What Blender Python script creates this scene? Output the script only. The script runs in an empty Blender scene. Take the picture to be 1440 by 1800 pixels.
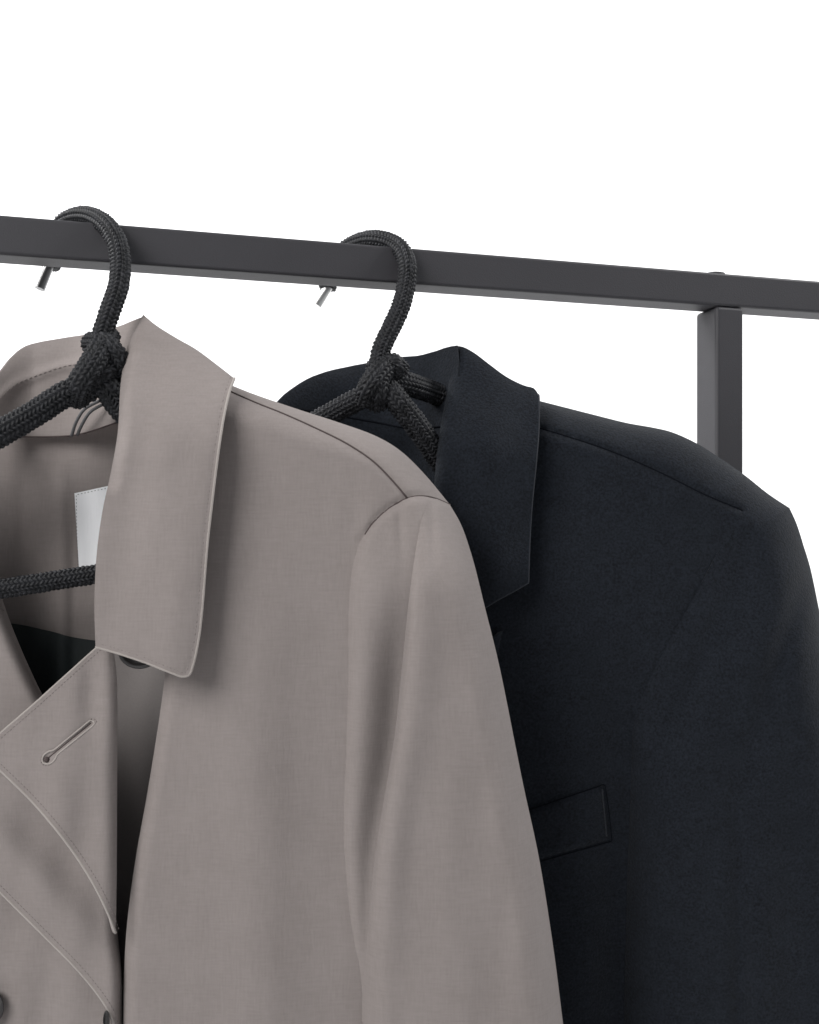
import bpy, math, random
import numpy as np
from mathutils import Vector
from mathutils.geometry import delaunay_2d_cdt

random.seed(4); rng = np.random.default_rng(7)
sc = bpy.context.scene
R = math.radians
K = 0.84            # metres per depth unit
EYE = 1.35          # eye height in metres

# ------------------------------------------------------------------ camera
cam = bpy.data.cameras.new('camera'); cam_o = bpy.data.objects.new('camera', cam)
sc.collection.objects.link(cam_o); sc.camera = cam_o
cam_o.location = (0, 0, EYE); cam_o.rotation_euler = (R(90), 0, 0)
cam.sensor_fit = 'VERTICAL'; cam.sensor_height = 36; cam.sensor_width = 36
cam.lens = 38.0; cam.shift_y = 60/1800; cam.clip_start = 0.02; cam.clip_end = 60

# ------------------------------------------------------------------ light
w = bpy.data.worlds.new('World'); sc.world = w; w.use_nodes = True
w.node_tree.nodes['Background'].inputs[0].default_value = (0.93, 0.96, 1.0, 1)
w.node_tree.nodes['Background'].inputs[1].default_value = 0.26
def area(name, loc, target, sx, sy, power, col=(1, 1, 1)):
    l = bpy.data.lights.new(name, 'AREA'); l.shape = 'RECTANGLE'; l.size = sx; l.size_y = sy
    l.energy = power; l.color = col
    o = bpy.data.objects.new(name, l); sc.collection.objects.link(o); o.location = loc
    o.rotation_euler = (Vector(target)-Vector(loc)).to_track_quat('-Z', 'Y').to_euler()
    return o
area('softbox_key', (-1.35, -0.95, 2.5), (0.05, 0.7, 1.35), 1.5, 1.3, 56, (1.0, 0.985, 0.97))
area('softbox_fill', (1.9, -0.9, 1.9), (0.1, 0.7, 1.3), 1.2, 1.6, 1.5, (0.95, 0.97, 1.0))
area('wall_light_left', (-1.9, 1.1, 2.9), (-0.3, 2.6, 1.7), 1.2, 0.5, 64)
area('wall_light_right', (1.9, 1.1, 2.9), (0.3, 2.6, 1.7), 1.2, 0.5, 64)
sc.view_settings.view_transform = 'Standard'; sc.view_settings.look = 'None'
sc.view_settings.exposure = 0; sc.view_settings.gamma = 1

# ------------------------------------------------------------------ materials
def mat(name, base, rough=0.85, sheen=0.0, var=0.06, bump=0.2, scale=900, metal=0.0, spec=0.5, blotch=14, stretch=(1, 1, 1), tint=None, weave=False, share=.45):
    m = bpy.data.materials.new(name); m.use_nodes = True
    nt = m.node_tree; N = nt.nodes; L = nt.links; b = N['Principled BSDF']
    b.inputs['Roughness'].default_value = rough; b.inputs['Metallic'].default_value = metal
    b.inputs['Specular IOR Level'].default_value = spec
    b.inputs['Sheen Weight'].default_value = sheen; b.inputs['Sheen Roughness'].default_value = 0.5
    tc = N.new('ShaderNodeTexCoord'); mp = N.new('ShaderNodeMapping'); mp.inputs['Scale'].default_value = stretch
    L.new(tc.outputs['Object'], mp.inputs['Vector'])
    n1 = N.new('ShaderNodeTexNoise'); n1.inputs['Scale'].default_value = blotch; n1.inputs['Detail'].default_value = 5
    n2 = N.new('ShaderNodeTexNoise'); n2.inputs['Scale'].default_value = scale; n2.inputs['Detail'].default_value = 2
    L.new(tc.outputs['Object'], n1.inputs['Vector']); L.new(mp.outputs[0], n2.inputs['Vector'])
    fine = n2.outputs[0]
    if weave:       # warp and weft threads: two noises stretched across each other
        mp3 = N.new('ShaderNodeMapping'); mp3.inputs['Scale'].default_value = (.12, .12, 1); mp.inputs['Scale'].default_value = (1, 1, .12)
        n3 = N.new('ShaderNodeTexNoise'); n3.inputs['Scale'].default_value = scale; n3.inputs['Detail'].default_value = 2
        L.new(tc.outputs['Object'], mp3.inputs['Vector']); L.new(mp3.outputs[0], n3.inputs['Vector'])
        av = N.new('ShaderNodeMath'); av.operation = 'ADD'; L.new(n2.outputs[0], av.inputs[0]); L.new(n3.outputs[0], av.inputs[1])
        hf = N.new('ShaderNodeMath'); hf.operation = 'MULTIPLY'; hf.inputs[1].default_value = .5; L.new(av.outputs[0], hf.inputs[0]); fine = hf.outputs[0]
    c1 = tuple(x*(1-var) for x in base); c2 = tuple(min(1, x*(1+var)) for x in base)
    if tint: c2 = tuple(min(1, a*t) for a, t in zip(c2, tint))
    mx = N.new('ShaderNodeMix'); mx.data_type = 'RGBA'
    mx.inputs[6].default_value = (*c1, 1); mx.inputs[7].default_value = (*c2, 1)
    ad = N.new('ShaderNodeMath'); ad.operation = 'ADD'
    s1 = N.new('ShaderNodeMapRange'); s1.inputs[1].default_value = .3; s1.inputs[2].default_value = .7; s1.inputs[3].default_value = 0; s1.inputs[4].default_value = 1-share
    s2 = N.new('ShaderNodeMapRange'); s2.inputs[1].default_value = .3; s2.inputs[2].default_value = .7; s2.inputs[3].default_value = 0; s2.inputs[4].default_value = share
    L.new(n1.outputs[0], s1.inputs[0]); L.new(fine, s2.inputs[0])
    L.new(s1.outputs[0], ad.inputs[0]); L.new(s2.outputs[0], ad.inputs[1]); L.new(ad.outputs[0], mx.inputs[0])
    L.new(mx.outputs[2], b.inputs['Base Color'])
    bp = N.new('ShaderNodeBump'); bp.inputs['Strength'].default_value = bump; bp.inputs['Distance'].default_value = 0.0006
    L.new(fine, bp.inputs['Height']); L.new(bp.outputs[0], b.inputs['Normal'])
    return m
M = {}
TAUPE = (0.250, 0.220, 0.209)
M['taupe'] = mat('taupe_cotton', TAUPE, .95, .06, .085, .45, 850, blotch=30, weave=True, share=.72, tint=(1, 1.01, 1.02), spec=.12)
M['taupe_edge'] = mat('taupe_edge_light_and_thread', (0.345, 0.313, 0.292), .8, .15, .05, .2, 900, spec=.3)  # paler taupe: light on cloth edges painted in; also the buttonhole thread
M['taupe_thread'] = mat('taupe_thread', (0.205, 0.178, 0.17), .8, 0, .1, .2, 900, spec=.2)
M['facing'] = mat('taupe_facing_shaded', (0.17, 0.155, 0.15), .85, .05, .08, .2, 700, spec=.3)  # coat taupe darkened, the shade of the gap put into the colour
M['seam'] = mat('taupe_seam_shade', (0.085, 0.068, 0.066), .9, 0, .1, .1, 900, spec=.1)
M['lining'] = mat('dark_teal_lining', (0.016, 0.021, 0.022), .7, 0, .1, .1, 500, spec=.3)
M['navy'] = mat('charcoal_navy_wool', (0.0100, 0.0124, 0.0172), .95, .07, .5, .8, 640, blotch=60, share=.8, spec=.16)
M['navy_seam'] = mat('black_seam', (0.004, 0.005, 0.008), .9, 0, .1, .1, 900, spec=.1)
M['navy_edge'] = mat('charcoal_edge_highlight', (0.019, 0.022, 0.029), .9, .12, .1, .2, 900, spec=.2)  # paler navy for the blazer's painted edge highlights
M['rope'] = mat('black_braided_cord', (0.021, 0.022, 0.025), .58, .0, .3, .1, 900, spec=.32, blotch=300)
def yarn_tones(m):      # each stitch of the cord has its own yarn tone
    nt = m.node_tree; a = nt.nodes.new('ShaderNodeAttribute'); a.attribute_name = 'yarn'
    r = nt.nodes.new('ShaderNodeValToRGB'); r.color_ramp.elements[0].color = (.004, .0045, .006, 1); r.color_ramp.elements[1].color = (.022, .023, .027, 1)
    nt.links.new(a.outputs['Fac'], r.inputs[0]); nt.links.new(r.outputs[0], nt.nodes['Principled BSDF'].inputs['Base Color'])
yarn_tones(M['rope'])
M['steel'] = mat('graphite_powder_coat', (0.034, 0.033, 0.038), .58, 0, .12, .25, 1200, spec=.5)
M['chrome'] = mat('bare_steel', (0.95, 0.95, 0.93), .38, 0, .05, .0, 500, metal=1)
M['darksteel'] = mat('blackened_steel', (0.28, 0.28, 0.28), .3, 0, .05, .0, 500, metal=1)
M['label'] = mat('white_satin_label', (0.90, 0.91, 0.93), .6, .1, .03, .2, 700, stretch=(1, 1, .1))
M['loop'] = mat('dark_grey_tape', (0.10, 0.10, 0.105), .7, 0, .1, .2, 900)
M['button'] = mat('dark_horn_button', (0.03, 0.028, 0.028), .35, 0, .2, .0, 300)
M['wall'] = mat('white_studio_paper', (0.88, 0.88, 0.885), .95, 0, .01, .0, 40, spec=.1)

# ------------------------------------------------------------------ helpers
def W(x, y, Z):     # photo direction + depth unit -> world
    x = np.asarray(x, float); y = np.asarray(y, float); Z = np.asarray(Z, float)
    return np.stack([(x-720)/1900*Z*K, Z*K, EYE+(960-y)/1900*Z*K], -1)
def thing(name, label, cat, loc, group=None, kind=None):
    o = bpy.data.objects.new(name, None); sc.collection.objects.link(o); o.location = loc
    o.empty_display_size = .05
    o['label'] = label; o['category'] = cat
    if group: o['group'] = group
    return o
def mesh_obj(name, V, F, m, parent=None, smooth=True, label=None):
    V = np.asarray(V); yarn = V[:, 3] if V.shape[1] == 4 else None; V = V[:, :3]
    off = np.zeros(3); p = parent
    while p is not None: off += np.array(p.location); p = p.parent
    me = bpy.data.meshes.new(name)
    me.from_pydata([tuple(v) for v in (np.asarray(V)-off)], [], [tuple(f) for f in F]); me.update()
    if smooth: me.polygons.foreach_set('use_smooth', [True]*len(me.polygons))
    me.materials.append(m)
    if yarn is not None: me.attributes.new('yarn', 'FLOAT', 'POINT').data.foreach_set('value', yarn.astype(np.float32))
    o = bpy.data.objects.new(name, me); sc.collection.objects.link(o)
    if parent: o.parent = parent
    if label: o['label'] = label
    return o
def crv(pts, n=8):  # Catmull-Rom through points of any dimension
    P = [np.array(p, float) for p in pts]
    if len(P) < 3: return np.array([P[0]+(P[1]-P[0])*t for t in np.linspace(0, 1, n+1)])
    Q = [2*P[0]-P[1]]+P+[2*P[-1]-P[-2]]; out = []
    for i in range(1, len(Q)-2):
        a, b, c, d = Q[i-1:i+3]
        for k in range(n):
            t = k/n
            out.append(.5*((2*b)+(-a+c)*t+(2*a-5*b+4*c-d)*t*t+(-a+3*b-3*c+d)*t**3))
    out.append(P[-1]); return np.array(out)
def dist(poly, x, y):
    P = np.asarray(poly, float)[:, :2]; best = np.full(x.shape, 1e9)
    for a, b in zip(P[:-1], P[1:]):
        d = b-a; L2 = d@d
        if L2 < 1e-9: continue
        t = np.clip(((x-a[0])*d[0]+(y-a[1])*d[1])/L2, 0, 1)
        best = np.minimum(best, np.hypot(x-a[0]-t*d[0], y-a[1]-t*d[1]))
    return best
def ss(a, b, x):
    t = np.clip((x-a)/(b-a), 0, 1); return t*t*(3-2*t)
def soft(t): return np.log1p(np.exp(np.clip(t*5, -40, 40)))/5
def xat(poly, y):   # x of a downward running polyline at height y
    P = np.asarray(poly, float); o = np.argsort(P[:, 1]); return np.interp(y, P[o, 1], P[o, 0])
def roll(d, wd, drop):
    t = np.clip(d/wd, 0, 1); return drop*(1-np.sqrt(np.maximum(0, 1-.93*(1-t)**2)))/.7354
def waves(seed, n=9, lx=260, ly=900, amp=.002):
    g = np.random.default_rng(seed); a = g.uniform(-1, 1, n); kx = g.normal(0, 2*np.pi/lx, n); ky = g.normal(0, 2*np.pi/ly, n); ph = g.uniform(0, 6.28, n)
    def f(x, y): return sum(a[i]*np.sin(kx[i]*x+ky[i]*y+ph[i]) for i in range(n))*amp/np.sqrt(n)*1.4
    return f
def resample(P, step):
    P = np.asarray(P, float); s = np.r_[0, np.cumsum(np.hypot(*np.diff(P[:, :2], axis=0).T))]
    n = max(1, int(s[-1]/step)); q = np.linspace(0, s[-1], n+1)
    return np.stack([np.interp(q, s, P[:, k]) for k in range(P.shape[1])], 1)
def inside(poly, x, y):
    P = np.asarray(poly); c = np.zeros(x.shape, bool); j = len(P)-1
    for i in range(len(P)):
        xi, yi = P[i]; xj, yj = P[j]
        if yi != yj:
            c ^= ((yi > y) != (yj > y)) & (x < (xj-xi)*(y-yi)/(yj-yi)+xi)
        j = i
    return c
def panel(name, outline, Zf, m, parent, step=7, thick=.0011, feats=(), label=None, far=1850):
    """cloth panel: outline (list of curves) filled with a fine mesh whose depth is Zf(x,y)"""
    O = np.concatenate([resample(np.asarray(c, float), step)[:-1] for c in outline])
    keep = [O[0]]
    for p in O[1:]:
        if np.hypot(*(p-keep[-1])) > .8: keep.append(p)
    if np.hypot(*(keep[0]-keep[-1])) < .8: keep.pop()
    O = np.array(keep)
    x0, y0 = O.min(0); x1, y1 = O.max(0)
    ys = list(np.arange(y0, min(y1, far), step*.9)); yy = ys[-1]
    rows = [(y, step) for y in ys]
    while yy+step*3 < y1: yy += step*3; rows.append((yy, step*3))
    pts = []
    for k, (y, s) in enumerate(rows):
        xs = np.arange(x0+(k % 2)*s*.5, x1, s); pts.append(np.stack([xs, np.full(xs.shape, y)], 1))
    G = np.concatenate(pts)
    ok = inside(O, G[:, 0], G[:, 1]) & (dist(np.vstack([O, O[:1]]), G[:, 0], G[:, 1]) > step*.45)
    FP = []
    for f in feats:
        f = resample(f, step)
        f = f[inside(O, f[:, 0], f[:, 1]) & (dist(np.vstack([O, O[:1]]), f[:, 0], f[:, 1]) > 1.5)]
        if len(f) < 2: continue
        ok &= dist(f, G[:, 0], G[:, 1]) > step*.5; FP.append(f)
    G = G[ok]
    allp = [O]+FP+[G]; V2 = np.concatenate(allp); n = len(O)
    edges = [(i, (i+1) % n) for i in range(n)]; b = n
    for f in FP:
        edges += [(b+i, b+i+1) for i in range(len(f)-1)]; b += len(f)
    r = delaunay_2d_cdt([Vector(p) for p in V2], edges, [list(range(n))], 1, 1e-4)
    vv = np.array([tuple(v) for v in r[0]]); F = [list(f)[::-1] for f in r[2]]
    Z = Zf(vv[:, 0], vv[:, 1])
    V = W(vv[:, 0], vv[:, 1], Z)
    # orient toward the viewer
    a, b_, c = (V[i] for i in F[0]); nn = np.cross(b_-a, c-a)
    if nn[1] > 0: F = [f[::-1] for f in F]
    o = mesh_obj(name, V, F, m, parent, label=label)
    if thick:
        s = o.modifiers.new('thickness', 'SOLIDIFY'); s.thickness = thick; s.offset = -1
        e = o.modifiers.new('edges', 'EDGE_SPLIT'); e.split_angle = R(48)
    return o
def tube(name, P, r, m, parent, seg=8, closed=False, taper=None, label=None):
    V, F = tube_geo(P, r, seg); return mesh_obj(name, V, F, m, parent, label=label)
def frames(P):
    T = np.gradient(P, axis=0); T /= np.linalg.norm(T, axis=1)[:, None]
    n = np.cross(T[0], [0.3, 1, .2]); n /= np.linalg.norm(n); NN = [n]
    for i in range(1, len(P)):
        n = NN[-1]-T[i]*(NN[-1]@T[i]); n /= np.linalg.norm(n); NN.append(n)
    NN = np.array(NN); return T, NN, np.cross(T, NN)
def tube_geo(P, r, seg=8, cap=True):
    P = np.asarray(P, float); T, A, B = frames(P); r = np.broadcast_to(r, (len(P),))
    th = np.linspace(0, 2*np.pi, seg, endpoint=False)
    V = (P[:, None]+r[:, None, None]*(np.cos(th)[None, :, None]*A[:, None]+np.sin(th)[None, :, None]*B[:, None])).reshape(-1, 3)
    F = [(i*seg+j, i*seg+(j+1) % seg, (i+1)*seg+(j+1) % seg, (i+1)*seg+j) for i in range(len(P)-1) for j in range(seg)]
    if cap: F += [tuple(range(seg))[::-1], tuple((len(P)-1)*seg+j for j in range(seg))]
    return V, F
def merge(parts):
    V, F, b = [], [], 0
    for v, f in parts: V.append(v); F += [tuple(i+b for i in q) for q in f]; b += len(v)
    return np.concatenate(V), F
def rope_geo(P3, r, ncol=16, pitch=.0026, amp=.0011):
    """braided cord along a world space path: rows of slanted stitches in alternating columns"""
    s = np.r_[0, np.cumsum(np.linalg.norm(np.diff(P3, axis=0), axis=1))]
    n = int(s[-1]/(pitch/6.5)); q = np.linspace(0, s[-1], n+1)
    P = np.stack([np.interp(q, s, P3[:, k]) for k in range(3)], 1)
    k = 9; Pp = np.pad(P, ((k, k), (0, 0)), mode='edge')
    Pp[:k] = P[0]+(P[0]-P[1])*np.arange(k, 0, -1)[:, None]; Pp[-k:] = P[-1]+(P[-1]-P[-2])*np.arange(1, k+1)[:, None]
    P = np.stack([np.convolve(Pp[:, c], np.ones(2*k+1)/(2*k+1), 'valid') for c in range(3)], 1)
    T, A, B = frames(P); seg = ncol*5
    th = np.arange(seg)/seg; col = np.floor(th*ncol); fr = th*ncol-col
    sgn = np.where(col % 2 == 0, 1, -1)
    ph = q[:, None]/pitch+sgn[None]*(fr[None]-.5)*.95+(col % 2)[None]*.0
    g = np.random.default_rng(int(abs(P[0].sum())*1e5)); jit = g.uniform(.85, 1.1, (int(q[-1]/pitch)+4, ncol))
    idx = np.clip(np.floor(ph).astype(int)+1, 0, jit.shape[0]-1)
    st = np.abs(np.sin(np.pi*ph))**.6*(np.sin(np.pi*(fr*.86+.07))[None]**.7)*jit[idx, col.astype(int)[None].repeat(len(q), 0)]
    rr = r-amp+amp*1.25*st
    V = (P[:, None]+rr[..., None]*(np.cos(2*np.pi*th)[None, :, None]*A[:, None]+np.sin(2*np.pi*th)[None, :, None]*B[:, None])).reshape(-1, 3)
    m = len(P); F = [(i*seg+j, i*seg+(j+1) % seg, (i+1)*seg+(j+1) % seg, (i+1)*seg+j) for i in range(m-1) for j in range(seg)]
    F += [tuple(range(seg))[::-1], tuple((m-1)*seg+j for j in range(seg))]
    V = np.c_[V, np.clip((jit[idx, col.astype(int)[None].repeat(len(q), 0)]-.85)/.25, 0, 1).reshape(-1)]
    return V, F
def path(pts, n=14):
    C = crv(pts, n); return W(C[:, 0], C[:, 1], C[:, 2])
def lift(C, Zf, off):    # px curve laid on a cloth surface, off = toward the viewer
    C = np.asarray(C); return W(C[:, 0], C[:, 1], Zf(C[:, 0], C[:, 1])-off)
def stitches(name, C, Zf, m, parent, off=.0012, r=.0003, dash=7, gap=4):
    C = resample(C, 1.0); out = []; i = 0
    while i+dash < len(C):
        seg = C[i:i+dash+1:max(1, dash//2)]; out.append(tube_geo(lift(seg, Zf, off), np.array([r*.6]+[r]*(len(seg)-2)+[r*.6]), 5)); i += dash+gap
    V, F = merge(out); return mesh_obj(name, V, F, m, parent)
def box(name, c0, ax, ay, az, m, parent, bev=.002):
    c0, ax, ay, az = map(np.array, (c0, ax, ay, az))
    V = [c0+i*ax+j*ay+k*az for k in (0, 1) for j in (0, 1) for i in (0, 1)]
    F = [(0, 2, 3, 1), (4, 5, 7, 6), (0, 1, 5, 4), (2, 6, 7, 3), (0, 4, 6, 2), (1, 3, 7, 5)]
    if np.cross(ax, ay)@az < 0: F = [f[::-1] for f in F]
    o = mesh_obj(name, V, F, m, parent, smooth=True)
    if bev:
        b = o.modifiers.new('bevel', 'BEVEL'); b.width = bev; b.segments = 4; b.harden_normals = True
    return o

# ------------------------------------------------------------------ setting
def backdrop():
    prof = [(-4, 0), (1.4, 0)]+[(1.4+1.2*math.sin(a), 1.2-1.2*math.cos(a)) for a in np.linspace(.1, math.pi/2, 14)]+[(2.6, 4.5)]
    V = []; F = []
    for x in (-5, 5): V += [(x, y, z) for y, z in prof]
    n = len(prof)
    for i in range(n-1): F.append((i, n+i, n+i+1, i+1))
    o = mesh_obj('backdrop', V, F, M['wall'])
    o['kind'] = 'structure'; o['label'] = 'plain white studio backdrop sweeping from the floor up behind the clothes'
backdrop()

# ------------------------------------------------------------------ rack
yaw = math.atan2(1.018-.8143, (720/1900)*1.018+(720/1900)*.8143)
U = np.array([math.cos(yaw), math.sin(yaw), 0]); Nn = np.array([-math.sin(yaw), math.cos(yaw), 0]); UP = np.array([0, 0, 1.])
A0 = W(0, 447, .8143)          # front bottom edge of the rail at the photo's left border
TH = .030*K
def rail_t(px):                # distance along rail (m) where it crosses picture column px
    k = (px-720)/1900
    return (k*A0[1]-A0[0])/(U[0]-k*U[1])
rack = thing('clothes_rack', 'dark grey square tube clothes rack with one upright, both garments hanging from its rail', 'clothes rack', tuple((A0+U*.35)*np.array([1, 1, 0])))
box('rail', A0-U*1.15, U*2.55, Nn*TH, UP*TH, M['steel'], rack, .0022)
tL, tR = rail_t(1262), rail_t(1307.5)
PW = tR-tL; print('post width', PW, 'rail', TH)
tL, tR = rail_t(1260), rail_t(1308.5); PW = tR-tL
for nm, t in (('post', tL), ('post', -1.05)):
    b = A0+U*t; b[2] = .03
    box(nm, b+Nn*.0002, U*PW, Nn*(TH*1.2), UP*(A0[2]-.0301), M['steel'], rack, .0030)
    f = A0+U*(t-.002); f[2] = 0
    box('foot', f-Nn*.22, U*(PW+.004), Nn*(.44+TH), UP*.03, M['steel'], rack, .002)
bc = A0+U*rail_t(1275)+Nn*TH*.62+UP*(TH-.0005)
V, F = tube_geo(np.array([bc, bc+UP*.0035, bc+UP*.0046]), np.array([.0088, .0085, .0045]), 20)
mesh_obj('bolt_head', V, F, M['steel'], rack, smooth=False)

# ------------------------------------------------------------------ hangers
def hanger(label, origin, hook, tip, tipm, strands, arms, bar, r=.0078, ra=.0104):
    t = thing('rope_hanger', label, 'clothes hanger', tuple(W(*origin)), group='rope hangers hooked over the rail')
    V, F = rope_geo(path(hook), r*K, 12, .0028, .0016); h = mesh_obj('hook', V, F, M['rope'], t)
    P = path(tip[:-1] if False else tip, 4)
    V, F = tube_geo(P, .0041*K, 14); mesh_obj('hook_tip', V, F, tipm, h).modifiers.new('edges', 'EDGE_SPLIT')
    V, F = merge([rope_geo(path(s), rr*K, 16, .0028, .0017) for s, rr in strands]); mesh_obj('knot', V, F, M['rope'], t)
    for a in arms:
        V, F = rope_geo(path(a[0]), a[1]*K, 16, .0030, .0017); mesh_obj('arm', V, F, M['rope'], t)
    V, F = rope_geo(path(bar),   .0073*K, 14, .0028, .0015); mesh_obj('trouser_bar', V, F, M['rope'], t)
    return t
hanger('black braided rope hanger carrying the taupe trench coat, nearer the left end of the rail', (165, 660, .815),
    [(172, 625, .812), (181, 585, .812), (196, 540, .812), (208, 505, .814), (212, 465, .818), (207, 430, .822), (192, 402, .829), (172, 386, .840), (150, 380, .852), (127, 384, .864), (108, 397, .874), (98, 425, .880), (92, 455, .880), (89, 469, .878)],
    [(88, 462, .878), (70, 508, .874)], M['darksteel'],
    [([(190, 590, .822), (176, 618, .803), (158, 648, .797), (141, 676, .800), (136, 700, .818)], .0098),
     ([(160, 604, .824), (186, 606, .806), (212, 640, .812), (212, 668, .826)], .0088),
     ([(150, 690, .822), (165, 664, .806), (190, 648, .808), (226, 655, .830)], .0092)],
    [([(165, 682, .816), (120, 690, .808), (60, 728, .800), (-10, 768, .790), (-120, 830, .78), (-280, 910, .77), (-400, 1000, .775)], .0098),
     ([(165, 660, .812), (188, 680, .812), (218, 722, .820), (280, 770, .822), (420, 810, .822), (560, 850, .822), (660, 900, .822)], .0102)],
    [(-400, 1000, .775), (-330, 1070, .78), (-150, 1056, .79), (15, 1033, .80), (170, 1009, .812), (350, 982, .822), (600, 945, .822), (660, 900, .822)])
hanger('black braided rope hanger carrying the dark blazer, nearer the upright of the rack', (665, 670, .875),
    [(664, 645, .880), (671, 612, .882), (690, 572, .885), (706, 535, .888), (715, 495, .892), (716, 468, .894), (708, 443, .900), (690, 428, .909), (664, 421, .918), (640, 423, .930), (614, 434, .944), (592, 455, .952), (580, 480, .954), (576, 508, .952)],
    [(581, 498, .952), (557, 538, .948)], M['chrome'],
    [([(694, 640, .890), (672, 652, .872), (650, 680, .868), (642, 702, .878)], .0098),
     ([(655, 650, .892), (690, 640, .876), (704, 652, .884)], .0085),
     ([(664, 660, .872), (664, 690, .872), (662, 708, .884)], .0098)],
    [([(655, 690, .880), (610, 712, .885), (560, 740, .89), (480, 790, .90), (300, 860, .91), (60, 930, .91)], .0092),
     ([(680, 668, .886), (716, 675, .898), (775, 695, .930), (900, 740, .938), (1100, 800, .92), (1270, 905, .936)], .0098),
     ([(670, 670, .880), (696, 702, .878), (735, 752, .890), (768, 800, .906), (800, 845, .918), (860, 900, .926)], .0100)],
    [(60, 930, .915), (90, 985, .915), (500, 1010, .915), (860, 900, .91), (1100, 930, .92), (1270, 905, .936)])

# ------------------------------------------------------------------ trench coat
T_ = thing('trench_coat', 'taupe trench coat with wide collar, buttonholed lapel and one visible sleeve, on the left hanger', 'coat', tuple(W(165, 1000, .82)))
sh = crv([(404, 676), (450, 694), (520, 718), (600, 744), (660, 766), (705, 793), (748, 835), (791, 887)])
arm_seam = crv([(791, 887), (765, 876), (740, 872), (716, 876), (688, 891), (658, 917), (633, 952)])
slv_l = crv([(633, 952), (619, 1000), (613, 1080), (610, 1200), (606, 1350), (603, 1480), (613, 1600), (628, 1690), (637, 1790), (642, 1900), (650, 2500)])
slv_r = crv([(791, 887), (812, 925), (832, 985), (852, 1065), (880, 1180), (918, 1370), (948, 1510), (972, 1660), (990, 1800), (1010, 1960), (1040, 2500)])
sleeve_fold = crv([(742, 905), (728, 985), (716, 1080), (706, 1180), (694, 1290), (676, 1400), (660, 1500), (648, 1620), (638, 1730), (636, 1800)])
front_edge = crv([(300, 1100), (290, 1190), (276, 1290), (258, 1400), (240, 1500), (226, 1600), (219, 1690), (217, 1800), (216, 2000), (216, 2900)])
w5 = waves(5, n=14, lx=75, ly=190, amp=.00022)
w1, w2, w3, w4 = waves(1, lx=210, ly=900, amp=.0016), waves(2, lx=330, ly=500, amp=.002), waves(3, lx=260, ly=420, amp=.0012), waves(4, lx=180, ly=700, amp=.0013)
sh_seam = crv([(400, 686), (450, 708), (500, 728), (560, 755), (610, 780), (655, 810), (690, 845), (717, 877)])
edgeL = np.vstack([arm_seam, slv_l[1:]])
def Zbody(x, y):
    z = .789+.00002*(x-400)+w5(x, y)+w1(x, y)*(.15+.85*ss(800, 1200, y))
    z = z+roll(np.minimum(dist(sh, x, y), dist(slv_r, x, y)), 60, .034)
    z = z-.006*np.exp(-((x-430-.03*(y-700))/70)**2)*ss(850, 1350, y)
    z = z+.0022*np.exp(-(dist(arm_seam, x, y)/5)**2)+.0016*np.exp(-(dist(sh_seam, x, y)/4)**2)
    z = z-.003*np.exp(-((x-655-.12*(900-y))/22)**2-((y-930)/60)**2)
    return z
def Zbody_f(x, y):
    under = np.where((x > xat(slv_l, y)) & (y > 930), dist(edgeL, x, y), 0)
    return Zbody(x, y)+.034*ss(14, 90, under)*ss(940, 1060, y)+roll(np.where(y > 1000, x-xat(front_edge, y), 99), 26, .012)
body_out = [sh, crv([(791, 887), (768, 960), (735, 1080), (730, 1500), (730, 2900)]), crv([(730, 2900), (216, 2900)], 20), front_edge[::-1], crv([(300, 1100), (300, 900), (330, 760), (404, 676)])]
fp = panel('front_panel', body_out, Zbody_f, M['taupe'], T_, 7, feats=[sh_seam])
tube('shoulder_seam', lift(resample(sh_seam, 5), Zbody, .0003), .00062, M['seam'], fp, 6)
tube('armhole_seam', lift(resample(arm_seam[:], 5)[:-3], Zbody, .0003), .00058, M['seam'], fp, 6)
# sleeve
def Zsl0(x, y):
    d = dist(edgeL, x, y)
    b = .0005+.028*(1-np.exp(-d/48))*(.1+.9*ss(860, 1050, y))+.002*(1-np.exp(-d/4))
    z = Zbody(x, y)-w1(x, y)*.7-b+w4(x, y)*ss(930, 1250, y)*.7
    for cx, a in ((700, .0018), (758, .0020)):
        z = z+a*np.exp(-((x-cx-.05*(y-880))/7)**2)*np.exp(-((y-930)/55)**2)
    return z
def Afold(y): return .026*ss(880, 1250, y)*(.06+.94*ss(1780, 1330, y))
def Zsl(x, y):      # under lobe: runs back beneath the outer lobe
    s = xat(sleeve_fold, y)-x
    wl = np.clip((xat(sleeve_fold, y)-xat(slv_l, y))*.75, 14, 80)
    return Zsl0(x, y)+Afold(y)*np.where(s > 0, np.exp(-(s/wl)**2*1.6), 1)
def Zsl2(x, y):     # outer lobe with its rolled front edge
    s = np.maximum(x-xat(sleeve_fold, y), 0); k = ss(880, 1150, y)
    return Zsl0(x, y)-.0006*ss(0, 30, s)-k*(.005*np.exp(-((s-26)/30)**2))+Afold(y)*roll(s, 15, .55)
sl_out = [arm_seam[::-1], slv_r, crv([(1040, 2500), (650, 2500)], 12), slv_l[::-1]]
slv = panel('sleeve', [o for o in sl_out], Zsl, M['taupe'], T_, 7)
fold2 = np.vstack([sleeve_fold, crv([(636, 1800), (640, 2000), (650, 2500)])[1:]])
fold_up = np.vstack([crv([(757, 880), (749, 893)], 4), sleeve_fold[1:]]); fold2 = np.vstack([fold_up, fold2[len(sleeve_fold):]])
ro = np.vstack([np.array([(757, 880)]), arm_seam[arm_seam[:, 0] > 762][::-1]])
panel('sleeve_fold', [ro, slv_r, crv([(1040, 2500), (650, 2500)], 12), fold2[::-1]], Zsl2, M['taupe'], slv, 5, .0013)
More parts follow.
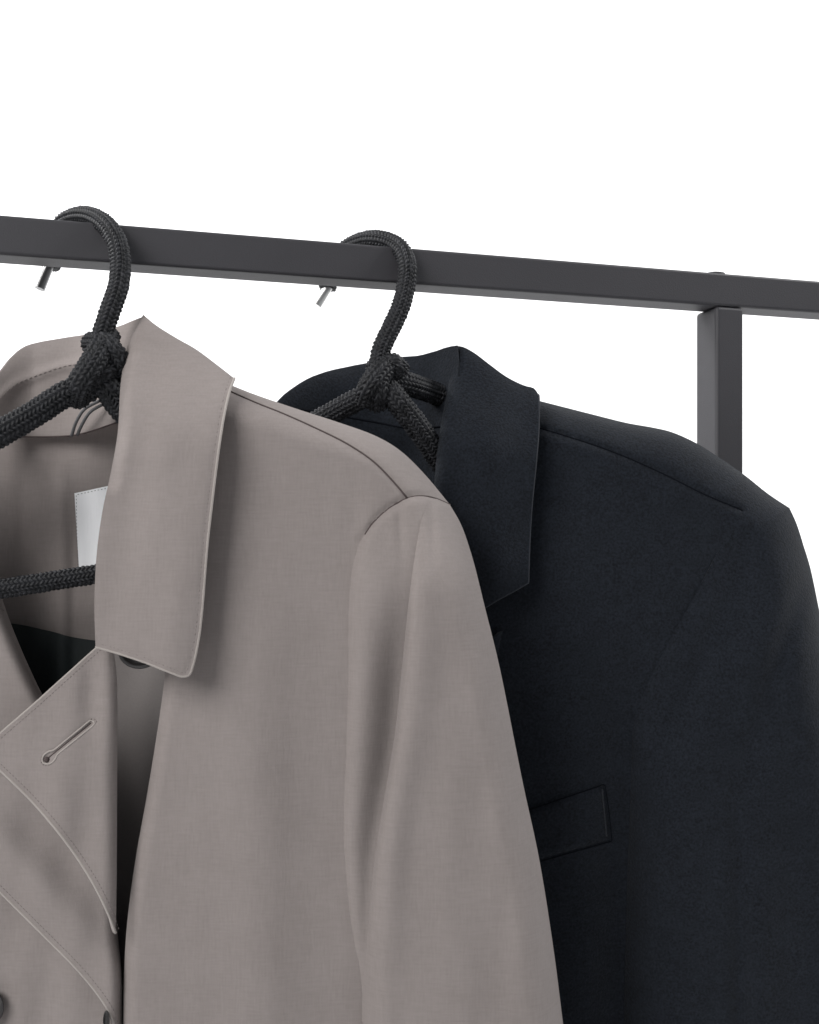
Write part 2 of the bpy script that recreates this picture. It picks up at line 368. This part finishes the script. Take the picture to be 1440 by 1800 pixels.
def closeback(front, edges, wd, zb):
    def f(x, y):
        d = np.min([dist(e, x, y) for e in edges], axis=0); t = np.clip(d/wd, 0, 1); e = np.sqrt(np.maximum(0, 1-(1-t)**2))
        return (1-e)*(front(x, y)+.0018)+e*zb
    return f
sl_in = [arm_seam[::-1]+np.array([0, 3]), slv_r-np.array([2.5, -2]), crv([(1037, 2500), (653, 2500)], 12), slv_l[::-1]+np.array([3, 2])]
panel('sleeve_back', sl_in, closeback(Zsl, [slv_r, slv_l], 55, .862), M['taupe'], slv, 14)
# back of the coat, seen inside the neck
neck = crv([(-160, 900), (-110, 800), (-50, 715), (0, 655), (50, 610), (100, 598), (150, 590), (200, 578), (252, 556)])
def Zback(x, y):
    d = dist(sh, x, y); t = np.clip(d/75, 0, 1); e = np.sqrt(np.maximum(0, 1-(1-t)**2))
    return (1-e)*(.8262+.00002*(x-400))+e*(.874-.012*ss(420, 800, x))+w2(x, y)*.8*ss(0, 80, d)
shL = crv([(-100, 780), (-250, 800), (-400, 880), (-480, 960)])
back_out = [crv([(-100, 780), (0, 768), (60, 767), (130, 764), (200, 744), (300, 730), (404, 678)]), sh+np.array([-1.5, 2.5]), crv([(789, 890), (780, 960), (770, 1100), (770, 1500), (770, 2900)]), crv([(770, 2900), (-520, 2900)], 20), crv([(-520, 2900), (-500, 1400), (-480, 960)]), shL[::-1]]
def Zinner(x, y):
    z = Zback(x, y)
    z = z-.05*np.clip((40-x)/220, 0, 1)**1.2*np.clip((y-700)/150, 0, 1)
    z = z+.0016*np.exp(-((x-128+.0*(y-900))/4)**2)*np.clip((y-900)/60, 0, 1)   # facing seam
    z = z-.004*np.exp(-((x-108)/14)**2)*np.clip((y-800)/80, 0, 1)
    return z
bk = panel('back_panel', back_out, Zinner, M['taupe'], T_, 8)
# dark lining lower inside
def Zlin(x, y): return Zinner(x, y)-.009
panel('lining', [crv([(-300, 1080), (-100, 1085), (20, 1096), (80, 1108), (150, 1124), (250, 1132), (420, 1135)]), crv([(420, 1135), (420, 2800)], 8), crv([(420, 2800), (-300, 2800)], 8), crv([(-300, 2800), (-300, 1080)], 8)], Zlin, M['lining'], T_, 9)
# collar stand / under collar round the back of the neck
ctop = crv([(-170, 900), (-110, 795), (-40, 700), (0, 655), (22, 628), (50, 608), (100, 597), (150, 589), (200, 577), (238, 562), (250, 558)])
cbot = crv([(-170, 900), (-100, 800), (-30, 770), (30, 768), (130, 765), (205, 743), (290, 720)])
def Zcol(x, y):
    t = np.clip((x-60)/190, 0, 1)
    z = .868-.040*t**2.2-.085*np.clip((60-x)/150, 0, 1)**1.5
    z = z+roll(dist(ctop, x, y), 34, -.012)*0+.010*np.exp(-dist(ctop, x, y)/26)
    z = z-.0035*np.exp(-((dist(cstitch, x, y))/9)**2)
    return z+w3(x, y)*.6-.004*np.clip((y-700)/60, 0, 1)
cstitch = crv([(-30, 735), (20, 682), (60, 662), (110, 645), (150, 638), (205, 628)])
co = panel('collar_stand', [ctop, crv([(250, 558), (262, 620), (290, 720)], 6), cbot[::-1]], Zcol, M['taupe'], T_, 6)
tube('collar_seam', lift(resample(cbot[8:], 5), Zcol, .0004), .0005, M['seam'], co, 6)
stitches('topstitch', cstitch, Zcol, M['taupe_thread'], co, off=.0003, r=.00028, dash=6, gap=3)
# collar fall turned outward behind the neck
def Zcf(x, y): return Zcol(x, y)+.016+.004*np.clip((y-600)/80, 0, 1)
panel('collar_fall', [ctop, crv([(250, 558), (280, 640)], 5), crv([(280, 640), (200, 655), (60, 690), (-30, 800), (-170, 900)])], lambda x, y: Zcol(x, y)+.002+.014*(1-np.exp(-dist(ctop, x, y)/16)), M['taupe'], T_, 9)
# hanging loop
lp = tube('hanging_loop', path([(126, 766, .852), (134, 742, .845), (149, 719, .842), (176, 704, .844)], 6), .0011, M['loop'], T_, 8)
tube('loop_edge', path([(136, 765, .853), (145, 745, .847), (159, 724, .844), (182, 710, .846)], 6), .0011, M['loop'], lp, 8)
# label
def Zlab(x, y): return Zinner(x, y)-.0035+.0006*np.sin((x-y*.1)/8)
panel('garment_label', [crv([(131, 867), (200, 852)]), crv([(200, 852), (215, 990)]), crv([(215, 990), (139, 999)]), crv([(139, 999), (131, 867)])], Zlab, M['label'], T_, 6, .0006)
stitches('topstitch', np.array([(137, 994), (135, 930), (134, 870), (165, 863), (205, 855)]), Zlab, M['loop'], bpy.data.objects['garment_label'], off=.0002, r=.00018, dash=3, gap=3)
# big collar leaf
cl_top = crv([(252, 553), (275, 572), (310, 594), (345, 614), (380, 640), (412, 665)])
cl_r = crv([(412, 665), (403, 690), (393, 735), (383, 800), (373, 880), (364, 960), (357, 1050), (351, 1110), (343, 1155), (336, 1180)])
cl_c = crv([(336, 1180), (330, 1188), (318, 1189)])
cl_b = crv([(318, 1189), (290, 1178), (255, 1164), (210, 1149), (168, 1137)])
cl_l = crv([(168, 1137), (166, 1060), (170, 975), (180, 900), (195, 830), (207, 760), (211, 690), (217, 640), (231, 590), (252, 553)])
def Zleaf(x, y):
    z = .766+.048*ss(800, 520, y)+.004*ss(320, 420, x)*ss(840, 640, y)-.002*ss(280, 370, x)*ss(700, 950, y)
    z = z+roll(dist(cl_l[30:], x, y), 26, .014)*np.clip((1100-y)/200, .15, 1)
    z = z+.006*np.exp(-dist(cl_top, x, y)/14)
    z = z-.007*np.exp(-((x-300)/60)**2)*np.clip((y-650)/250, 0, 1)*np.clip((1400-y)/300, 0, 1)
    z = z+.003*np.sin((y-600)/120.)*np.sin((x-150)/70.)+w3(x, y)*.8
    z = z+.0006*np.exp(-((dist(cl_edge, x, y)-7)/2.5)**2)
    return z
cl_edge = np.vstack([cl_r, cl_c[1:], cl_b[1:]])
lf = panel('collar', [cl_top, cl_r, cl_c, cl_b, cl_l], Zleaf, M['taupe'], T_, 5, .0022)
tube('edge_highlight', lift(resample(cl_edge, 4), Zleaf, -.0008), .00085, M['taupe_edge'], lf, 8)  # paler tube: light caught by the collar edge, put into colour
def inset(C, d):
    C = resample(C, 4); t = np.gradient(C, axis=0); t /= np.linalg.norm(t, axis=1)[:, None]+1e-9
    n = np.stack([-t[:, 1], t[:, 0]], 1); return C+n*d
stitches('topstitch', inset(cl_edge, 7), Zleaf, M['taupe_thread'], lf, off=.0001, r=.00022, dash=4, gap=3)
# facing seen in the gap, shade painted into its colour
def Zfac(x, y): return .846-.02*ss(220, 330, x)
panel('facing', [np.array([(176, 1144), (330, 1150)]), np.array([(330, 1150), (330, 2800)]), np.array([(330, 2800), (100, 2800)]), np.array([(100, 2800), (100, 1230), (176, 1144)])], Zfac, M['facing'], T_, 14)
# third layer (lowest wrap panel)
wr = crv([(205, 1180), (206, 1400), (205, 1560), (207, 1640), (213, 1700), (215, 1800), (214, 2000), (213, 2900)])
def Zw3(x, y): return .800+roll(xat(wr, y)-x, 22, .014)+w4(x, y)
panel('wrap_panel', [crv([(-420, 1450), (0, 1350), (204, 1560)]), wr[20:], crv([(213, 2900), (-420, 2900)], 8), crv([(-420, 2900), (-420, 1450)], 8)], Zw3, M['taupe'], T_, 9)
# second layer
p2 = crv([(-120, 1450), (-60, 1507), (0, 1567), (60, 1627), (125, 1692), (165, 1738), (190, 1775), (203, 1812), (207, 1850)])
def Zw2(x, y):
    return .789+roll(xat(wr, y)-x, 24, .016)+w3(x, y)*.9+.006*ss(90, 10, dist(lp_low, x, y))*ss(1380, 1480, y)-.006*np.exp(-((dist(p2, x, y)-60)/45)**2)
lp_low = crv([(-55, 1300), (-20, 1335), (0, 1353), (60, 1412), (118, 1482), (160, 1545), (188, 1600), (203, 1640)])
a2 = panel('wrap_flap', [crv([(-120, 1430), (-55, 1372), (0, 1325), (60, 1335), (204, 1500)]), wr[20:44], crv([(215, 1815), (207, 1850)], 3), p2[::-1], crv([(-120, 1450), (-120, 1430)], 4)], Zw2, M['taupe'], T_, 7, .002)
tube('edge_highlight', lift(resample(p2, 4), Zw2, -.0007), .00085, M['taupe_edge'], a2, 8)  # flap edge catching light, painted as a paler tube
stitches('topstitch', inset(p2, -8), Zw2, M['taupe_thread'], a2, off=.0001, r=.00022, dash=4, gap=3)
# lapel with buttonhole
lp_up = crv([(195, 1120), (168, 1141), (120, 1184), (60, 1238), (0, 1290), (-55, 1340)])
def Zlap(x, y):
    z = .779+roll(209-x, 30, .013)+w3(x, y)*.8
    z = z-.005*np.exp(-((x-110)/50)**2-((y-1420)/110)**2)+.004*np.exp(-((x-160)/22)**2-((y-1220)/70)**2)
    z = z-.007*ss(1400, 1560, y)+.0035*np.exp(-((x-150)/30)**2-((y-1470)/80)**2)
    z = z+.0012*np.exp(-(dist(bh, x, y)/6)**2)
    return z
bh = crv([(84, 1334), (110, 1310), (162, 1270)])
lpl = panel('lapel', [lp_up[::-1], crv([(195, 1120), (206, 1200), (206, 1400), (205, 1560), (203, 1640)]), lp_low[::-1], crv([(-55, 1300), (-55, 1340)], 3)], Zlap, M['taupe'], T_, 5, .002)
tube('edge_highlight', lift(resample(lp_up, 4), Zlap, -.0007), .0008, M['taupe_edge'], lpl, 8)  # upper lapel edge: caught light painted as paler cloth
tube('edge_highlight', lift(resample(lp_low, 4), Zlap, -.0007), .0009, M['taupe_edge'], lpl, 8)  # lower lapel edge: same painted light
stitches('topstitch', inset(lp_low, -8), Zlap, M['taupe_thread'], lpl, off=.0001, r=.00022, dash=4, gap=3)
stitches('topstitch', inset(lp_up, -7)[5:], Zlap, M['taupe_thread'], lpl, off=.0001, r=.00022, dash=4, gap=3)
# buttonhole: keyhole of thread round a dark slit
ang = math.atan2(1334-1270, 84-162); dx, dy = (84-162)/100.9, (1334-1270)/100.9; px_, py_ = -dy, dx
kh = []
for s, o in ((0, 5), (30, 5), (60, 5), (82, 5), (90, 8.5), (100, 9.5), (108, 6), (111, 0), (108, -6), (100, -9.5), (90, -8.5), (82, -5), (60, -5), (30, -5), (0, -5), (-3, 0), (0, 5)):
    kh.append((162+dx*s+px_*o, 1270+dy*s+py_*o))
kh = np.array(kh)
hole = tube('buttonhole', lift(resample(crv(kh, 4), 2), Zlap, .0001), .0006, M['taupe_edge'], lpl, 6)
stitches('buttonhole_stitch', (crv(kh, 4)-kh.mean(0))*np.array([1.06, 1.07])+kh.mean(0), Zlap, M['taupe_thread'], hole, off=.0001, r=.0003, dash=3, gap=2)
tube('slit', lift(resample(np.array([(160, 1271), (84, 1333)]), 3), Zlap, .0001), .00038, M['seam'], hole, 6)
V, F = tube_geo(np.array([lift(np.array([(82, 1335)]), Zlap, .0014)[0], lift(np.array([(82, 1335)]), Zlap, -.001)[0]]), .0017, 12); mesh_obj('eyelet', V, F, M['seam'], hole)
# the other front, image left
fl_edge = crv([(-60, 880), (-30, 960), (0, 1042), (20, 1098), (48, 1165), (78, 1228), (110, 1290), (130, 1400)])
def Zfl(x, y): return .802+roll(xat(fl_edge, y)-x, 30, .022)+w2(x, y)
fl = panel('front_panel', [shL[::-1], crv([(-100, 780), (-80, 830), (-60, 880)]), fl_edge, crv([(130, 1400), (100, 1500), (-60, 1700), (-100, 2900)]), crv([(-100, 2900), (-520, 2900)], 8), crv([(-520, 2900), (-500, 1400), (-480, 960)])], Zfl, M['taupe'], T_, 8)
stitches('topstitch', np.array([(-6, 1062), (14, 1080)]), Zfl, M['taupe_thread'], fl)
# far sleeve, mostly beyond the picture's left border
lsl = [crv([(-400, 900), (-470, 940), (-540, 1060), (-600, 1300), (-650, 1700), (-690, 2500)]), crv([(-690, 2500), (-380, 2500)], 8), crv([(-380, 2500), (-390, 1700), (-400, 1200), (-400, 900)])]
lo = np.vstack(lsl)
ls = panel('sleeve', lsl, lambda x, y: .770+roll(dist(lo, x, y), 70, .035)+w4(x, y), M['taupe'], T_, 14)
panel('sleeve_back', lsl, lambda x, y: .845-roll(dist(lo, x, y), 70, .035), M['taupe'], ls, 16)
# buttons
def button(cx, cy, Z, rx, ry, par, tiltx=0.0):
    th = np.linspace(0, 2*np.pi, 40, endpoint=False); rings = [(0, -.0012), (.55, -.0012), (.74, -.0010), (.82, -.0024), (.93, -.0026), (1.0, -.0012), (1.0, .0010)]
    V = []; F = []
    for q, (s, dz) in enumerate(rings):
        V.append(W(cx+rx*max(s, .01)*np.cos(th), cy+ry*max(s, .01)*np.sin(th), np.full(40, Z+dz)+tiltx*np.sin(th)*s))
    V = np.concatenate(V)
    for q in range(len(rings)-1):
        F += [(q*40+j, q*40+(j+1) % 40, (q+1)*40+(j+1) % 40, (q+1)*40+j) for j in range(40)]
    return mesh_obj('button', V, F, M['button'], par)
button(245, 1143, .781, 38, 33, T_)
button(-13, 1770, .796, 20, 30, T_)
button(187, 1794, .788, 6, 18, T_)

# ------------------------------------------------------------------ blazer
B_ = thing('blazer', 'dark charcoal wool blazer with notched lapel and chest welt pocket, hanging behind the taupe coat', 'blazer', tuple(W(680, 1000, .92)))
bsh = crv([(938, 702), (985, 714), (1040, 728), (1100, 743), (1150, 752), (1185, 761), (1228, 781), (1270, 808), (1310, 836), (1350, 868), (1388, 893)])
bsl_r = crv([(1388, 893), (1401, 922), (1413, 960), (1425, 1000), (1438, 1062), (1455, 1150), (1480, 1350), (1510, 1800), (1540, 2500)])
barm = crv([(1388, 893), (1345, 893), (1305, 905), (1268, 960), (1225, 1040), (1175, 1130), (1135, 1210), (1112, 1280)])
bslv_l = crv([(1112, 1280), (1108, 1380), (1104, 1500), (1100, 1650), (1097, 1800), (1090, 2500)])
bseam = crv([(944, 751), (1000, 768), (1060, 788), (1120, 812), (1180, 840), (1240, 870), (1305, 897)])
v1, v2, v3 = waves(11, lx=300, ly=800, amp=.0026), waves(12, lx=260, ly=700, amp=.0026), waves(13, lx=160, ly=260, amp=.0014)
def Zb(x, y):
    z = .902-.00001*(x-1000)+v1(x, y)*np.clip((y-850)/250, .2, 1)
    z = z+roll(np.minimum(dist(bsh, x, y), dist(bsl_r, x, y)), 70, .034)+.0022*np.exp(-(dist(bseam, x, y)/4)**2)
    z = z+.010*np.exp(-((x-1085)/40)**2)*np.clip((y-1150)/300, 0, 1)
    return z
b_out = [bsh, crv([(1388, 893), (1350, 980), (1300, 1100), (1290, 1300), (1320, 1800), (1320, 2600)]), crv([(1320, 2600), (760, 2600)], 16), crv([(760, 2600), (740, 1500), (770, 1150), (790, 1000), (810, 800), (860, 700), (938, 702)])]
bf = panel('front_panel', b_out, Zb, M['navy'], B_, 7, .0018, feats=[bseam])
tube('shoulder_seam', lift(resample(bseam, 5), Zb, .0001), .00055, M['navy_seam'], bf, 6)
bE = np.vstack([barm, bslv_l[1:]])
def Zbs(x, y):
    d = dist(bE, x, y)
    z = Zb(x, y)-.0011-.024*(1-np.exp(-d/80))*np.clip((y-890)/260, .0, 1)-.002*(1-np.exp(-d/5))*ss(1150, 1400, y)+v2(x, y)*.5
    z = z+.007*np.exp(-((x-1300-.01*(y-1500))/18)**2)*np.clip((y-1300)/400, 0, 1)
    z = z+.006*np.exp(-((x-1240+.42*(y-1150))/28)**2)*np.exp(-((y-1180)/160)**2)
    z = z+.006*np.exp(-((x-1390+.3*(y-1100))/22)**2)*np.exp(-((y-1130)/170)**2)
    return z
bs_out = [barm[::-1], bsl_r, crv([(1540, 2500), (1090, 2500)], 12), bslv_l[::-1]]
bs = panel('sleeve', bs_out, Zbs, M['navy'], B_, 7, .0018)
bs_in = [barm[::-1]+np.array([0, 3]), bsl_r-np.array([2.5, -2]), crv([(1537, 2500), (1093, 2500)], 12), bslv_l[::-1]+np.array([3, 2])]
panel('sleeve_back', bs_in, closeback(Zbs, [bsl_r, bslv_l], 50, .958), M['navy'], bs, 16)
# back panel + inside neck
bnk = crv([(300, 800), (400, 790), (500, 780), (640, 770), (740, 775), (860, 740), (938, 702)])
panel('back_panel', [bnk, bsh+np.array([-1.5, 2.5]), crv([(1386, 896), (1360, 1000), (1330, 1300), (1320, 1800), (1320, 2600)]), crv([(1320, 2600), (100, 2600)], 16), crv([(100, 2600), (60, 1300), (50, 960), (150, 860), (300, 800)])],
      closeback(Zb, [bsh], 75, .964), M['navy'], B_, 14, .0018)
# collar standing round the back of the neck
bct = crv([(440, 800), (465, 745), (490, 706), (515, 684), (548, 664), (590, 650), (640, 640), (700, 629), (735, 626), (765, 618), (785, 611), (802, 608)])
bcb = crv([(440, 860), (520, 880), (600, 900), (720, 930), (790, 960), (830, 980)])
def Zbc(x, y):
    z = .955-.05*np.clip((x-660)/150, 0, 1)**2-.05*np.clip((600-x)/160, 0, 1)**1.6
    return z+.012*np.exp(-dist(bct, x, y)/28)+v3(x, y)
bco = panel('collar_stand', [bct, crv([(802, 608), (830, 980)], 6), bcb[::-1], crv([(440, 860), (440, 800)], 2)], Zbc, M['navy'], B_, 7, .002)
tube('collar_seam', lift(resample(crv([(500, 716), (580, 728), (660, 742), (720, 752), (800, 748)]), 5), Zbc, .0003), .0007, M['navy_seam'], bco, 6)
panel('collar_fall', [bct, crv([(802, 608), (830, 730)], 5), crv([(830, 730), (700, 735), (560, 760), (440, 800)])], lambda x, y: Zbc(x, y)+.003+.014*(1-np.exp(-dist(bct, x, y)/16)), M['navy'], B_, 12, .0015)
# lapel leaf
bl_t = crv([(802, 608), (815, 610), (835, 621), (860, 640), (890, 662), (920, 677), (938, 682), (946, 692)])
bl_r = crv([(946, 692), (947, 705), (946, 760), (941, 820), (934, 890), (930, 960), (928, 1024)])
bl_b = crv([(928, 1024), (900, 1040), (872, 1055), (845, 1072), (800, 1100)])
bl_l = crv([(800, 1100), (772, 1000), (762, 900), (766, 820), (776, 740), (786, 690), (793, 650), (802, 608)])
def Zbl(x, y):
    z = .880+.042*ss(820, 570, y)+roll(dist(bl_l, x, y), 26, .012)+.006*np.exp(-dist(bl_t, x, y)/14)
    return z+v3(x, y)-.004*np.exp(-((x-860)/50)**2)
bl = panel('lapel', [bl_t, bl_r, bl_b, bl_l], Zbl, M['navy'], B_, 6, .003)
tube('lapel_edge', lift(resample(np.vstack([bl_r[2:], bl_b[1:]]), 4), Zbl, -.0013), .0010, M['navy_edge'], bl, 8)  # highlight along the lapel edge, painted as a paler tube
# lower lapel under the notch
def Zll(x, y): return Zb(x, y)-.0055+roll(dist(llr, x, y), 10, .003)
llr = crv([(884, 1110), (876, 1150), (862, 1250), (870, 1450), (840, 1600)])
panel('lower_lapel', [crv([(790, 1050), (850, 1118), (884, 1110)]), llr, crv([(840, 1600), (780, 1600)], 3), crv([(780, 1600), (775, 1300), (790, 1050)])], Zll, M['navy'], B_, 8, .002)
# welt pocket
wq = [np.array([(925, 1426), (1060, 1381)]), crv([(1060, 1381), (1067, 1430), (1072, 1476)]), np.array([(1072, 1476), (935, 1514)]), np.array([(935, 1514), (925, 1426)])]
wall_ = np.vstack(wq)
pk = panel('welt_pocket', wq, lambda x, y: Zb(x, y)-.0042+.0022*np.exp(-dist(wall_, x, y)/4), M['navy'], B_, 5, .002)
tube('pocket_stitch_highlight', lift(resample(crv([(1059, 1388), (1063, 1430), (1067, 1470)]), 3), lambda x, y: Zb(x, y)-.0042, .0006), .00045, M['navy_edge'], pk, 6)  # stitched right edge with its highlight painted in as a paler strip
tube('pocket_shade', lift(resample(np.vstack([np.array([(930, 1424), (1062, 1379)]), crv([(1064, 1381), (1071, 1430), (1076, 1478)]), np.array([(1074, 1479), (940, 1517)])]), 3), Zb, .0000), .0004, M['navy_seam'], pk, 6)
# image-left front, hidden behind the trench coat
bL = [crv([(60, 930), (150, 860), (300, 815), (470, 770), (560, 770)]), crv([(560, 770), (640, 900), (720, 1150), (760, 1500), (760, 2600)]), crv([(760, 2600), (100, 2600)], 10), crv([(100, 2600), (60, 1300), (60, 930)])]
lb = np.vstack(bL[:1])
panel('front_panel', bL, lambda x, y: .906+roll(dist(lb, x, y), 60, .03)+v1(x, y), M['navy'], B_, 14, .0018)
